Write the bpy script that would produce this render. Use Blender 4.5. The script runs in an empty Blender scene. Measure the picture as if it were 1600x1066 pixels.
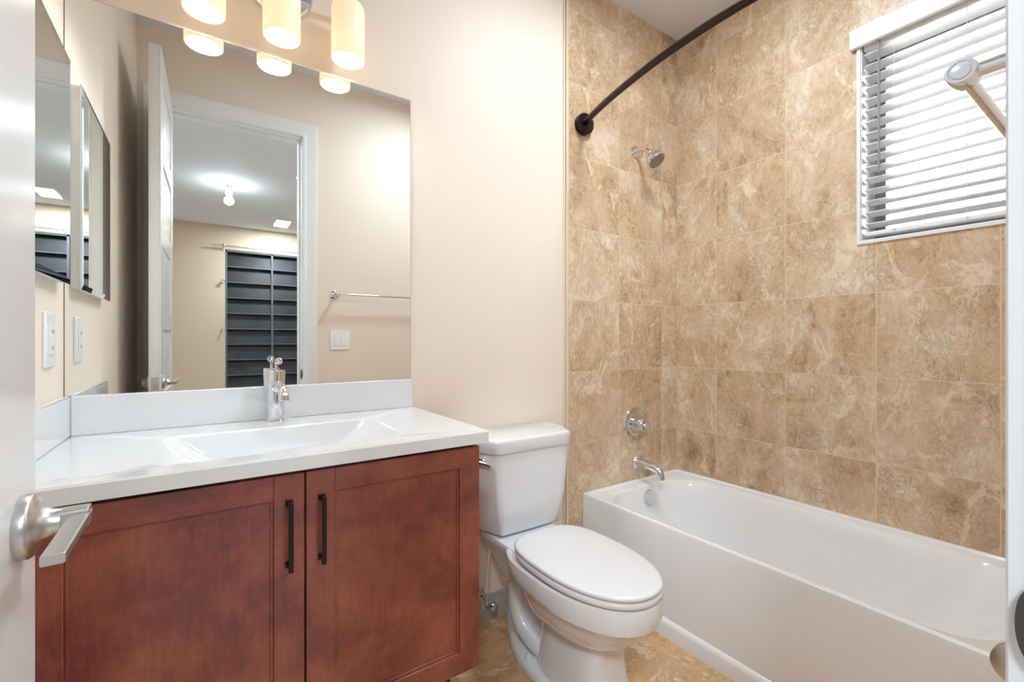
import bpy, bmesh, math, random
from mathutils import Vector, Matrix
random.seed(7)
PI = math.pi
scene = bpy.context.scene
C = scene.collection
E = 1.12          # eye height; positions below are written relative to the floor (z = 0)

# ------------------------------------------------------------------ camera
cam_d = bpy.data.cameras.new('camera'); cam = bpy.data.objects.new('camera', cam_d); C.objects.link(cam)
cam.location = (0, 0, E); cam.rotation_euler = (PI/2, 0, -math.radians(34.4))
cam_d.sensor_width = 36; cam_d.lens = 704/1600*36; cam_d.clip_start = 0.005; cam_d.shift_y = -0.0004
scene.camera = cam

# ------------------------------------------------------------------ world, view
w = bpy.data.worlds.new('world'); scene.world = w; w.use_nodes = True
bgn = w.node_tree.nodes['Background']; bgn.inputs[0].default_value = (0.93, 0.96, 1.0, 1); bgn.inputs[1].default_value = 3.6
vs = scene.view_settings
vs.view_transform = 'Standard'; vs.look = 'None'; vs.gamma = 1; vs.use_curve_mapping = False
vs.exposure = 1.42
scene.cycles.max_bounces = 12; scene.cycles.diffuse_bounces = 6; scene.cycles.glossy_bounces = 8
scene.cycles.transmission_bounces = 8; scene.cycles.sample_clamp_indirect = 6
scene.cycles.caustics_reflective = True; scene.cycles.caustics_refractive = False

XL, XR, YB, YF, ZC = -0.285, 2.15, 1.547, 0.055, 2.775      # left wall, right wall, vanity wall, doorway wall, ceiling
DX0, DX1, DZ = -0.177, 0.505, 2.376                           # doorway opening
BY0, BX0, BX1 = -4.6, -2.4, 3.2                               # bedroom beyond the doorway

def lamp(name, kind, loc, energy, color=(1, 1, 1), rot=(0, 0, 0), size=.1, size_y=None, radius=.03, portal=False):
    d = bpy.data.lights.new(name, kind); d.energy = energy; d.color = color
    if kind == 'AREA':
        d.shape = 'RECTANGLE'; d.size = size; d.size_y = size_y or size
        d.cycles.is_portal = portal
    else: d.shadow_soft_size = radius
    o = bpy.data.objects.new(name, d); C.objects.link(o); o.location = loc; o.rotation_euler = rot
    return o
# daylight enters through the window over the tub (portal only steers the sky's own light)
lamp('window_daylight_portal', 'AREA', (XR+.24, .40, 1.90), 1, rot=(0, PI/2, 0), size=.80, size_y=.62, portal=True)
P_VANITY, P_CEIL_FILL, P_BED, P_SPOT_FILL, P_PATCH = 1.95, 7.4, 2.4, 80, 17
WARM = (.95, .96, .97); NEUT = (.79, .90, 1.0)

# ------------------------------------------------------------------ colour and node helpers
def lin(c):
    r = []
    for v in c[:3]:
        v = v/255
        r.append(v/12.92 if v <= .04045 else ((v+.055)/1.055)**2.4)
    return (r[0], r[1], r[2], 1)
def newmat(name):
    m = bpy.data.materials.new(name); m.use_nodes = True
    return m, m.node_tree, m.node_tree.nodes['Principled BSDF']
def setp(b, **k):
    names = dict(color='Base Color', rough='Roughness', metal='Metallic', coat='Coat Weight', coatr='Coat Roughness', spec='Specular IOR Level',
                 trans='Transmission Weight', ior='IOR', emit='Emission Color', es='Emission Strength', sheen='Sheen Weight', alpha='Alpha', sss='Subsurface Weight')
    for q, v in k.items(): b.inputs[names[q]].default_value = v
def simple(name, col, rough=.5, metal=0, **k):
    m, t, b = newmat(name); setp(b, color=lin(col), rough=rough, metal=metal, **k); return m
def N(t, kind, **k):
    n = t.nodes.new(kind)
    for q, v in k.items(): setattr(n, q, v)
    return n
def L(t, a, b): t.links.new(a, b)
def math_n(t, op, a, b=None, c=None):
    n = N(t, 'ShaderNodeMath', operation=op)
    for i, v in enumerate((a, b, c)):
        if v is None: continue
        if isinstance(v, (int, float)): n.inputs[i].default_value = v
        else: L(t, v, n.inputs[i])
    return n.outputs[0]
def ramp(t, fac, stops):
    n = N(t, 'ShaderNodeValToRGB'); el = n.color_ramp.elements
    while len(el) < len(stops): el.new(.5)
    for e, (p, c) in zip(el, stops): e.position = p; e.color = c
    L(t, fac, n.inputs[0]); return n.outputs[0]
def mixc(t, fac, a, b, mode='MIX'):
    n = N(t, 'ShaderNodeMix', data_type='RGBA', blend_type=mode)
    for s, v in ((n.inputs[0], fac), (n.inputs[6], a), (n.inputs[7], b)):
        if isinstance(v, (int, float, tuple)): s.default_value = v
        else: L(t, v, s)
    return n.outputs[2]
def noise(t, vec, scale, detail=4, rough=.55, dist=0):
    n = N(t, 'ShaderNodeTexNoise'); n.inputs['Scale'].default_value = scale; n.inputs['Detail'].default_value = detail
    n.inputs['Roughness'].default_value = rough; n.inputs['Distortion'].default_value = dist
    if vec is not None: L(t, vec, n.inputs['Vector'])
    return n.outputs[0]
def bump(t, b, h, strength=.2, dist=.002):
    n = N(t, 'ShaderNodeBump'); n.inputs['Strength'].default_value = strength; n.inputs['Distance'].default_value = dist
    L(t, h, n.inputs['Height']); L(t, n.outputs[0], b.inputs['Normal'])
def objvec(t): return N(t, 'ShaderNodeTexCoord').outputs['Object']

def paint(name, col, scale=260, strength=.12, rough=.55, blot=0):
    m, t, b = newmat(name); setp(b, color=lin(col), rough=rough)
    v = objvec(t); h = noise(t, v, scale, 3)
    if blot:
        h2 = noise(t, v, 34, 5, .6, .4); h = math_n(t, 'ADD', math_n(t, 'MULTIPLY', h, .25), math_n(t, 'MULTIPLY', h2, blot))
    bump(t, b, h, strength, .002); return m

def tile_mat(name, ax, u0, v0, size, stops, vax='Z', grout=(222, 204, 174), gw=.0028, rough=.33, seed=0.0, pit=.85):
    """stone tile: each tile reads its own patch of the stone, straight joints"""
    m, t, b = newmat(name)
    v = objvec(t); s = N(t, 'ShaderNodeSeparateXYZ'); L(t, v, s.inputs[0])
    U = math_n(t, 'DIVIDE', math_n(t, 'SUBTRACT', s.outputs[ax], u0), size)
    V = math_n(t, 'DIVIDE', math_n(t, 'SUBTRACT', s.outputs[vax], v0), size)
    cu, cv = math_n(t, 'FLOOR', U), math_n(t, 'FLOOR', V)
    cell = N(t, 'ShaderNodeCombineXYZ'); L(t, cu, cell.inputs[0]); L(t, cv, cell.inputs[1]); cell.inputs[2].default_value = seed
    wn = N(t, 'ShaderNodeTexWhiteNoise', noise_dimensions='3D'); L(t, cell.outputs[0], wn.inputs['Vector'])
    off = N(t, 'ShaderNodeVectorMath', operation='SCALE'); L(t, wn.outputs['Color'], off.inputs[0]); off.inputs['Scale'].default_value = 11
    add = N(t, 'ShaderNodeVectorMath', operation='ADD'); L(t, v, add.inputs[0]); L(t, off.outputs[0], add.inputs[1])
    rot = N(t, 'ShaderNodeMapping'); L(t, add.outputs[0], rot.inputs[0]); rot.inputs['Rotation'].default_value = (.35, .5, .3)
    rot.inputs['Scale'].default_value = (1.0, 1.25, .8)
    p = rot.outputs[0]
    big = noise(t, p, 4.2, 9, .68, .7); fine = noise(t, p, 34, 6, .74, 1.1); hair = noise(t, p, 60, 4, .7, 1.2)
    f = math_n(t, 'ADD', math_n(t, 'MULTIPLY', big, .60), math_n(t, 'MULTIPLY', fine, .40))
    f = math_n(t, 'ADD', f, math_n(t, 'MULTIPLY', math_n(t, 'SUBTRACT', wn.outputs['Value'], .5), .055))
    col = ramp(t, f, [(q, lin(c)) for q, c in stops])
    pk = ramp(t, noise(t, p, 3.1, 4, .5, .9), [(.48, (0, 0, 0, 1)), (.68, (1, 1, 1, 1))])
    col = mixc(t, math_n(t, 'MULTIPLY', pk, .42), col, lin((206, 172, 150)))
    # crisp cream patches
    cp = ramp(t, noise(t, p, 7.5, 12, .72, .9), [(.555, (0, 0, 0, 1)), (.60, (1, 1, 1, 1))])
    col = mixc(t, math_n(t, 'MULTIPLY', cp, .62), col, lin((236, 220, 194)))
    # pits and dark flecks
    vo = N(t, 'ShaderNodeTexNoise'); vo.inputs['Scale'].default_value = 22; vo.inputs['Detail'].default_value = 9; vo.inputs['Roughness'].default_value = .74; vo.inputs['Distortion'].default_value = 1.1
    L(t, p, vo.inputs['Vector'])
    vein = math_n(t, 'ABSOLUTE', math_n(t, 'SUBTRACT', vo.outputs[0], .5))
    vmask = ramp(t, vein, [(.0, (1, 1, 1, 1)), (.022, (0, 0, 0, 1))])
    zone = ramp(t, noise(t, p, 5.5, 3), [(.46, (0, 0, 0, 1)), (.62, (1, 1, 1, 1))])
    col = mixc(t, math_n(t, 'MULTIPLY', math_n(t, 'MULTIPLY', vmask, zone), pit), col, lin((118, 96, 72)))
    lt = ramp(t, hair, [(.52, (0, 0, 0, 1)), (.74, (1, 1, 1, 1))])
    col = mixc(t, math_n(t, 'MULTIPLY', lt, .35), col, lin((232, 214, 186)))
    fu = math_n(t, 'SUBTRACT', U, cu); fv = math_n(t, 'SUBTRACT', V, cv)
    d = math_n(t, 'MINIMUM', math_n(t, 'MINIMUM', fu, math_n(t, 'SUBTRACT', 1, fu)), math_n(t, 'MINIMUM', fv, math_n(t, 'SUBTRACT', 1, fv)))
    g = math_n(t, 'LESS_THAN', d, gw/2/size)
    col = mixc(t, g, col, lin(grout))
    L(t, col, b.inputs['Base Color'])
    rr = math_n(t, 'ADD', rough, math_n(t, 'MULTIPLY', g, .4)); L(t, rr, b.inputs['Roughness'])
    h = math_n(t, 'SUBTRACT', math_n(t, 'MULTIPLY', fine, .35), math_n(t, 'MULTIPLY', g, 1.0)); bump(t, b, h, .3, .0015)
    return m

TS, TZ0 = .33, E+1.5066-.33*8
STONE = [(.34, (142, 114, 86)), (.43, (190, 160, 126)), (.50, (207, 180, 147)), (.57, (218, 199, 172)), (.64, (232, 222, 206))]
M = {}
M['tile_right'] = tile_mat('travertine_long_wall', 'Y', YB-.2443-.33*8, TZ0, TS, STONE, seed=1)
M['tile_back'] = tile_mat('travertine_short_wall', 'X', XR-.127-.33*8, TZ0, TS, STONE, seed=2)
M['tile_front'] = tile_mat('travertine_end_wall', 'X', XR-.127-.33*8, TZ0, TS, STONE, seed=3)
FLOOR = [(.25, (112, 88, 62)), (.38, (170, 128, 82)), (.50, (200, 156, 104)), (.60, (214, 178, 132)), (.72, (198, 182, 152))]
M['floor'] = tile_mat('stone_floor_tile', 'X', .94-.46*4, 1.303-.46*4, .46, FLOOR, vax='Y', grout=(206, 176, 134), gw=.004, rough=.28, seed=5, pit=.7)
SLATE = [(.3, (118, 118, 112)), (.42, (150, 152, 150)), (.52, (172, 176, 178)), (.62, (178, 164, 130)), (.72, (190, 196, 202))]
M['slate'] = tile_mat('grey_stone_skirting', 'X', .56, -.3, .6, SLATE, grout=(190, 190, 185), seed=8)
M['wall'] = paint('cream_wall_paint', (234, 221, 207), 300, .10)
M['bedwall'] = paint('beige_bedroom_paint', (204, 183, 158), 300, .10)
M['ceiling'] = paint('white_textured_ceiling', (226, 228, 232), 120, .5, .8, blot=1.0)
M['trim'] = simple('white_satin_trim', (234, 236, 238), .28, spec=.5)
M['door'] = simple('white_door_paint', (232, 233, 234), .22)
M['counter'] = simple('white_cultured_marble', (226, 228, 230), .09, coat=.6, coatr=.03)
M['porcelain'] = simple('white_vitreous_china', (230, 232, 235), .07, coat=.7, coatr=.03)
M['seat'] = simple('white_seat_plastic', (224, 225, 227), .16)
M['acrylic'] = simple('white_tub_enamel', (238, 239, 241), .10, coat=.5, coatr=.04)
M['chrome'] = simple('polished_chrome', (226, 228, 232), .06, 1)
M['chrome_dim'] = simple('spray_face_plastic', (150, 146, 138), .35, .3)
M['nickel'] = None
m, t, b = newmat('brushed_nickel'); setp(b, color=lin((200, 200, 198)), rough=.27, metal=1)
v = objvec(t); b.inputs['Roughness'].default_value = .33; mp = N(t, 'ShaderNodeMapping'); L(t, v, mp.inputs[0]); mp.inputs['Scale'].default_value = (40, 900, 900)
bump(t, b, noise(t, mp.outputs[0], 1.0, 2), .05, .001); M['nickel'] = m
M['bronze'] = simple('oil_rubbed_bronze', (62, 50, 46), .27, .85)
M['bronze2'] = simple('bronze_flange', (52, 44, 42), .22, .8)
M['pull'] = simple('black_bronze_pull', (40, 34, 34), .3, .7)
M['mirror'] = simple('mirror_silver', (244, 247, 245), .0, 1)
M['mirror_edge'] = simple('mirror_polished_edge', (110, 122, 112), .15, .4)
M['plate'] = simple('white_switch_plastic', (240, 241, 243), .25)
M['hole'] = simple('dark_slot', (40, 38, 36), .6)
M['blind'] = simple('white_blind_vinyl', (240, 241, 242), .3)
M['cord'] = simple('blind_cord', (225, 226, 228), .7)
M['wand'] = simple('clear_grey_wand', (150, 152, 155), .25)
M['winframe'] = simple('grey_window_frame', (140, 142, 145), .45)
m, t, b = newmat('window_glass'); setp(b, color=(1, 1, 1, 1), rough=0, trans=1, ior=1.02); M['glass'] = m
M['void'] = simple('night_glass', (14, 18, 24), .08)
M['hose'] = simple('cream_supply_hose', (232, 222, 200), .4)
M['louver'] = None
m, t, b = newmat('dark_slatted_blind'); v = objvec(t); setp(b, spec=.25)
col = ramp(t, noise(t, v, 3, 5, .6), [(.35, lin((30, 34, 40))), (.65, lin((56, 52, 50)))]); L(t, col, b.inputs['Base Color']); setp(b, rough=.5); M['louver'] = m
M['louver_edge'] = simple('grey_slat_edge', (92, 96, 104), .5)
def emis(name, col, s):
    m, t, b = newmat(name); setp(b, color=lin(col), emit=lin(col), es=s, rough=.5); return m
M['bulb'] = emis('lit_bulb', (255, 250, 242), 1.2)
M['bedbulb'] = emis('lit_bulb_bedroom', (255, 250, 244), 6)
M['panel'] = emis('added_glow_panel', (250, 252, 255), 2.2)  # glow for the added ceiling light and the bright ceiling patches
# frosted opal glass: lit from inside by its lamp, plus its own even glow
m, t, b = newmat('opal_glass_shade')
v = objvec(t); s = N(t, 'ShaderNodeSeparateXYZ'); L(t, v, s.inputs[0])
setp(b, color=lin((196, 188, 176)), rough=.42, emit=lin((255, 226, 184)), es=.26)
tr = N(t, 'ShaderNodeBsdfTranslucent'); tr.inputs[0].default_value = lin((190, 176, 150))
mx = N(t, 'ShaderNodeMixShader'); mx.inputs[0].default_value = .12
L(t, b.outputs[0], mx.inputs[1]); L(t, tr.outputs[0], mx.inputs[2])
L(t, mx.outputs[0], t.nodes['Material Output'].inputs[0]); M['opal'] = m

def wood(name, horiz=False):
    m, t, b = newmat(name); v = objvec(t)
    mp = N(t, 'ShaderNodeMapping'); L(t, v, mp.inputs[0]); mp.inputs['Scale'].default_value = (6, 6, 38) if horiz else (38, 6, 5)
    grain = noise(t, mp.outputs[0], 3.2, 6, .65, .8)
    blot = noise(t, v, 5.2, 5, .6, .6); blot2 = noise(t, v, 17, 4, .6, .3)
    f = math_n(t, 'ADD', math_n(t, 'ADD', math_n(t, 'MULTIPLY', blot, .55), math_n(t, 'MULTIPLY', blot2, .25)), math_n(t, 'MULTIPLY', grain, .20))
    col = ramp(t, f, [(.36, lin((98, 48, 44))), (.46, lin((126, 62, 52))), (.54, lin((144, 76, 60))), (.66, lin((166, 96, 74)))])
    pore = noise(t, mp.outputs[0], 14, 3, .6)
    col = mixc(t, math_n(t, 'MULTIPLY', ramp(t, pore, [(.55, (0, 0, 0, 1)), (.75, (1, 1, 1, 1))]), .22), col, lin((92, 34, 30)))
    L(t, col, b.inputs['Base Color']); setp(b, rough=.34, coat=.25, coatr=.2); bump(t, b, grain, .06, .001)
    return m
M['wood_v'] = wood('cherry_stained_maple'); M['wood_h'] = wood('cherry_stained_maple_rail', True)
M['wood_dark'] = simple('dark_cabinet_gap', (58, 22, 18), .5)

# ------------------------------------------------------------------ mesh helpers
ORG = {}
def finish(o, smooth, ang=38):
    if smooth:
        for p in o.data.polygons: p.use_smooth = True
        try: o.data.set_sharp_from_angle(angle=math.radians(ang))
        except Exception: pass
def obj(name, bm, m, parent=None, smooth=True, bevel=0, seg=2, ang=38, subd=0, recalc=True):
    if recalc: bmesh.ops.recalc_face_normals(bm, faces=bm.faces[:])
    me = bpy.data.meshes.new(name)
    off = ORG.get(parent.name, Vector()) if parent else Vector()
    if off.length: bmesh.ops.translate(bm, vec=-off, verts=bm.verts[:])
    bm.to_mesh(me); bm.free()
    mats = m if isinstance(m, (list, tuple)) else [m]
    for q in mats: me.materials.append(q)
    o = bpy.data.objects.new(name, me); C.objects.link(o)
    if parent: o.parent = parent; ORG[o.name] = off.copy()
    if bevel:
        b = o.modifiers.new('bevel', 'BEVEL'); b.width = bevel; b.segments = seg; b.limit_method = 'ANGLE'; b.angle_limit = math.radians(40); b.harden_normals = False
    if subd:
        s = o.modifiers.new('subd', 'SUBSURF'); s.levels = subd; s.render_levels = subd
    finish(o, smooth, ang)
    return o
def thing(name, label, cat, loc, group=None):
    o = bpy.data.objects.new(name, None); C.objects.link(o); o.location = loc; o.empty_display_size = .05
    ORG[o.name] = Vector(loc); o['label'] = label; o['category'] = cat
    if group: o['group'] = group
    return o
def tag(o, label, cat, group=None):
    o['label'] = label; o['category'] = cat
    if group: o['group'] = group
    return o
def struct(name, bm, m, label, cat='wall', parent=None, **k):
    o = obj(name, bm, m, parent, **k)
    if parent is None: o['kind'] = 'structure'; o['label'] = label; o['category'] = cat
    return o
def box(bm, x0, x1, y0, y1, z0, z1, mi=0):
    vs_ = [bm.verts.new(p) for p in ((x0, y0, z0), (x1, y0, z0), (x1, y1, z0), (x0, y1, z0), (x0, y0, z1), (x1, y0, z1), (x1, y1, z1), (x0, y1, z1))]
    for f in ((0, 3, 2, 1), (4, 5, 6, 7), (0, 1, 5, 4), (1, 2, 6, 5), (2, 3, 7, 6), (3, 0, 4, 7)):
        bm.faces.new([vs_[i] for i in f]).material_index = mi
    return vs_
def B(*a, **k):
    bm = bmesh.new(); box(bm, *a, **k); return bm
def frame_of(d):
    d = Vector(d).normalized(); a = Vector((0, 0, 1)) if abs(d.z) < .9 else Vector((1, 0, 0))
    u = d.cross(a).normalized(); return u, d.cross(u).normalized(), d
def lathe(bm, prof, origin, axis=(0, 0, 1), n=40, mi=0):
    """prof: list of (radius, distance along the axis)"""
    u, v_, d = frame_of(axis); o = Vector(origin); rings = []
    for r, h in prof:
        if r < 1e-6: rings.append([bm.verts.new(o+d*h)])
        else: rings.append([bm.verts.new(o+d*h+u*(r*math.cos(2*PI*i/n))+v_*(r*math.sin(2*PI*i/n))) for i in range(n)])
    for a, c in zip(rings, rings[1:]):
        for i in range(n):
            j = (i+1) % n
            if len(a) == 1 and len(c) == 1: continue
            if len(a) == 1: f = bm.faces.new((a[0], c[i], c[j]))
            elif len(c) == 1: f = bm.faces.new((a[i], a[j], c[0]))
            else: f = bm.faces.new((a[i], a[j], c[j], c[i]))
            f.material_index = mi
    return rings
def tube(bm, pts, r, n=14, cap=True, mi=0):
    pts = [Vector(p) for p in pts]; rs = r if isinstance(r, (list, tuple)) else [r]*len(pts)
    rings = []; u = None
    for i, p in enumerate(pts):
        d = (pts[min(i+1, len(pts)-1)]-pts[max(i-1, 0)]).normalized()
        if u is None: u = frame_of(d)[0]
        u = (u-d*u.dot(d)).normalized(); v_ = d.cross(u)
        rings.append([bm.verts.new(p+u*(rs[i]*math.cos(2*PI*k/n))+v_*(rs[i]*math.sin(2*PI*k/n))) for k in range(n)])
    for a, c in zip(rings, rings[1:]):
        for k in range(n):
            bm.faces.new((a[k], a[(k+1) % n], c[(k+1) % n], c[k])).material_index = mi
    if cap:
        bm.faces.new(rings[0]).material_index = mi; bm.faces.new(rings[-1][::-1]).material_index = mi
def smooth_path(pts, k=6):
    pts = [Vector(p) for p in pts]; out = []
    for i in range(len(pts)-1):
        p0, p1, p2, p3 = pts[max(i-1, 0)], pts[i], pts[i+1], pts[min(i+2, len(pts)-1)]
        for j in range(k):
            s = j/k
            out.append(.5*((2*p1)+(-p0+p2)*s+(2*p0-5*p1+4*p2-p3)*s*s+(-p0+3*p1-3*p2+p3)*s**3))
    out.append(pts[-1]); return out
def rr(x0, x1, y0, y1, r, k=8):
    """rounded rectangle, counter-clockwise; r one radius or four (x1y0, x1y1, x0y1, x0y0)"""
    rs = r if isinstance(r, (list, tuple)) else [r]*4; out = []
    for (cx, cy, a0), q in zip(((x1, y0, -90), (x1, y1, 0), (x0, y1, 90), (x0, y0, 180)), rs):
        sx = -1 if cx == x1 else 1; sy = 1 if cy == y0 else -1
        for i in range(k+1):
            a = math.radians(a0+90*i/k); out.append((cx+sx*q+q*math.cos(a), cy+sy*q+q*math.sin(a)))
    return out
def loft(bm, rings, cap0=False, cap1=False, mi=0, close=True):
    """rings: lists of 3D points, equal counts"""
    vr = [[bm.verts.new(p) for p in r] for r in rings]; n = len(vr[0])
    for a, c in zip(vr, vr[1:]):
        for i in range(n if close else n-1):
            j = (i+1) % n
            bm.faces.new((a[i], a[j], c[j], c[i])).material_index = mi
    if cap0: bm.faces.new(vr[0][::-1]).material_index = mi
    if cap1: bm.faces.new(vr[-1]).material_index = mi
    return vr
def at_z(ring, z): return [(x, y, z) for x, y in ring]

# ------------------------------------------------------------------ room shell
struct('floor', B(XL-.1, XR+.1, YF-.0, YB+.1, -.1, 0), M['floor'], 'golden brown stone tile floor of the bathroom', 'floor', smooth=False)
struct('floor', B(BX0, BX1, BY0-.1, YF, -.1, 0), simple('bedroom_floor_grey', (205, 202, 198), .6), 'plain floor of the bedroom beyond the doorway', 'floor', smooth=False)
struct('ceiling', B(XL-.1, XR+.25, YF, YB+.1, ZC, ZC+.1), M['ceiling'], 'white textured ceiling over the tub and vanity', 'ceiling', smooth=False)
struct('ceiling', B(BX0-.1, BX1+.1, BY0-.1, YF, ZC, ZC+.1), M['ceiling'], 'grey white textured bedroom ceiling seen in the mirror', 'ceiling', smooth=False)
struct('wall_back', B(XL-.1, XR+.25, YB, YB+.1, 0, ZC), M['wall'], 'cream painted wall behind mirror and toilet', smooth=False)
struct('wall_left', B(XL-.1, XL, YF, YB, 0, ZC), M['wall'], 'cream painted wall at the left end of the vanity', smooth=False)
WY0, WY1, WZ0, WZ1 = .075, .693, E+.392, E+1.19          # clear window opening
bm = bmesh.new()
box(bm, XR, XR+.25, YF-.115, WY0, 0, ZC); box(bm, XR, XR+.25, WY1, YB, 0, ZC)
box(bm, XR, XR+.25, WY0, WY1, 0, WZ0); box(bm, XR, XR+.25, WY0, WY1, WZ1, ZC)
struct('wall_right', bm, M['tile_right'], 'travertine tiled wall with the window over the tub', smooth=False)
bm = bmesh.new()
y0 = YF-.115
box(bm, XL-.1, DX0-.001, y0, YF, 0, ZC); box(bm, DX1+.001, XR, y0, YF, 0, ZC); box(bm, DX0-.001, DX1+.001, y0, YF, DZ+.001, ZC)
struct('wall_front', bm, M['wall'], 'cream painted wall around the doorway, seen in the mirror', smooth=False)
struct('wall_front', B(1.40, XR, YF, YF+.010, 0, ZC), M['tile_front'], 'travertine tiled end wall at the near end of the tub', smooth=False)
struct('wall_back', B(1.358, XR, YB-.010, YB, 0, ZC), M['tile_back'], 'travertine tiled short wall with the shower fittings', smooth=False)
# edge strip between tile and paint
bm = bmesh.new(); box(bm, 1.349, 1.358, YB-.012, YB, 0, ZC); box(bm, 1.337, 1.346, YB-.007, YB, 0, ZC)
struct('trim_1', bm, simple('cream_tile_edge', (226, 208, 184), .35), 'thin pale strip edging the shower tile', 'trim', bevel=.002)
# bedroom
bm = bmesh.new(); box(bm, BX0-.1, BX0, BY0, y0, 0, ZC); struct('wall_bedroom_left', bm, M['bedwall'], 'beige side wall of the bedroom', smooth=False)
bm = bmesh.new(); box(bm, BX1, BX1+.1, BY0, y0, 0, ZC); struct('wall_bedroom_right', bm, M['bedwall'], 'beige side wall of the bedroom, opposite side', smooth=False)
bm = bmesh.new(); box(bm, BX0, XL-.1, y0, YF, 0, ZC); box(bm, XR+.25, BX1, y0, YF, 0, ZC); struct('wall_bedroom_near', bm, M['bedwall'], 'bedroom wall running past the bathroom', smooth=False)
FWX0, FWX1, FWZ1 = .26, 1.46, E+1.305
bm = bmesh.new(); box(bm, BX0, FWX0, BY0-.1, BY0, 0, ZC); box(bm, FWX1, BX1, BY0-.1, BY0, 0, ZC); box(bm, FWX0, FWX1, BY0-.1, BY0, FWZ1, ZC)
struct('wall_bedroom_far', bm, M['bedwall'], 'beige far bedroom wall around the dark window, seen in the mirror', smooth=False)

# door casing, jamb and stop
def casing(bm, yw, sgn, z0=0):
    w_ = .083; prof = [(.0, -.002), (.0, .0145), (.002, .0162), (.014, .0165), (.019, .0135), (.044, .0135), (.052, .0150), (.062, .0165), (.080, .0165), (w_, .013), (w_, -.002)]
    xs = [lambda a: (DX1+a, z0), lambda a: (DX1+a, DZ+a), lambda a: (DX0-a, DZ+a), lambda a: (DX0-a, z0)]
    loft(bm, [[(f(a)[0], yw+t_*sgn, f(a)[1]) for a, t_ in prof] for f in xs], cap0=True, cap1=True)
bm = bmesh.new(); casing(bm, YF, 1)
struct('trim_2', bm, M['trim'], 'white moulded casing around the bathroom doorway', 'trim', ang=25)
bm = bmesh.new(); casing(bm, y0, -1)
struct('trim_3', bm, M['trim'], 'white moulded casing on the bedroom side of the doorway', 'trim', ang=25)
bm = bmesh.new()
box(bm, DX1-.005, DX1+.002, y0, YF+.003, 0, DZ-.005); box(bm, DX0-.002, DX0+.005, y0, YF+.003, 0, DZ-.005); box(bm, DX0-.002, DX1+.002, y0, YF+.003, DZ-.005, DZ+.002)
box(bm, DX1-.016, DX1-.005, y0+.02, YF-.042, 0, DZ-.016); box(bm, DX0+.005, DX0+.012, y0+.02, YF-.045, 0, DZ-.016); box(bm, DX0+.005, DX1-.005, y0+.02, YF-.042, DZ-.016, DZ-.005)
struct('trim_4', bm, M['trim'], 'white door jamb and stop lining the doorway', 'trim', bevel=.0015)

# ------------------------------------------------------------------ bathroom door, standing open
def door_leaf():
    Wd, Td, Hd, x0 = .622, .041, DZ-.012, 0
    bm = bmesh.new(); st, rl = .114, .088; ph = (Hd-.16-.10-5*rl)/6
    zs = []; z = .16
    for i in range(6): zs.append((z, z+ph)); z += ph+rl
    core = .006
    box(bm, core, Td-core, 0, Wd, .008, Hd)
    for s in (0, 1):
        xa, xb = (0, core) if s == 0 else (Td-core, Td)
        box(bm, xa, xb, 0, st, .008, Hd); box(bm, xa, xb, Wd-st, Wd, .008, Hd)
        edges = [.008]+[q for ab in zs for q in ab]+[Hd]
        for a, c in zip(edges[0::2], edges[1::2]): box(bm, xa, xb, st, Wd-st, a, c)
        for a, c in zs:   # raised field with sloped shoulders
            xf = 0.001 if s == 0 else Td-.001; xo = core if s == 0 else Td-core
            o1 = [(xo, st+.012, a+.012), (xo, Wd-st-.012, a+.012), (xo, Wd-st-.012, c-.012), (xo, st+.012, c-.012)]
            o2 = [(xf, st+.042, a+.042), (xf, Wd-st-.042, a+.042), (xf, Wd-st-.042, c-.042), (xf, st+.042, c-.042)]
            loft(bm, [o1, o2], cap1=True)
    return bm
door = bpy.data.objects.new('door_1', None); C.objects.link(door)
door['kind'] = 'structure'; door['label'] = 'white panelled bathroom door standing open at the left'; door['category'] = 'door'
door.location = (-.1765, YF+.006, 0); door.rotation_euler = (0, 0, math.radians(1.15)); ORG[door.name] = Vector()
obj('door_leaf', door_leaf(), M['door'], door, bevel=.0012)
HZ, HY = E-.181, .622-.055                                      # handle height, distance from the hinge
bm = bmesh.new()
lathe(bm, [(0, 0), (.0300, 0), (.0308, .003), (.0308, .008), (.0290, .0105), (.023, .0125), (.0165, .017), (.0135, .023), (.0125, .030), (0, .030)], (.041, HY, HZ), (1, 0, 0), 56)
rose = obj('handle_rose', bm, M['nickel'], door, ang=50); rose['label'] = 'round brushed nickel rose'
def lever(x0, sg, parent):
    bm = bmesh.new()
    # square-cornered neck then a flat blade running back towards the hinge
    a, h = .0095, .0098
    ring = rr(-a, a, -h, h, .004, 4)
    xs = [x0+sg*.026, x0+sg*.0505]
    loft(bm, [[(x, HY+p, HZ+.002+q) for p, q in ring] for x in xs], cap0=True, cap1=True)
    ring2 = rr(-.0078, .0078, -.0046, .0046, .0016, 4)
    ys = [HY+.0085, HY, HY-.116]
    xc = x0+sg*.0432
    loft(bm, [[(xc+p*sg, y, HZ+.0015+q-(-.001 if y < HY-.1 else 0)) for p, q in ring2] for y in ys], cap0=True, cap1=True)
    return obj('lever', bm, M['nickel'], parent, bevel=.0008, ang=35)
lever(.041, 1, door)
bm = bmesh.new()
lathe(bm, [(0, 0), (.033, 0), (.033, .006), (.026, .011), (.017, .018), (.014, .026), (0, .026)], (0, HY, HZ), (-1, 0, 0), 40)
obj('handle_rose', bm, M['nickel'], door)
bm = bmesh.new(); box(bm, .008, .033, .622, .6235, HZ-.028, HZ+.028); box(bm, .014, .027, .622, .631, HZ-.009, HZ+.009)
obj('latch_plate', bm, M['nickel'], door, bevel=.001)
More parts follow.
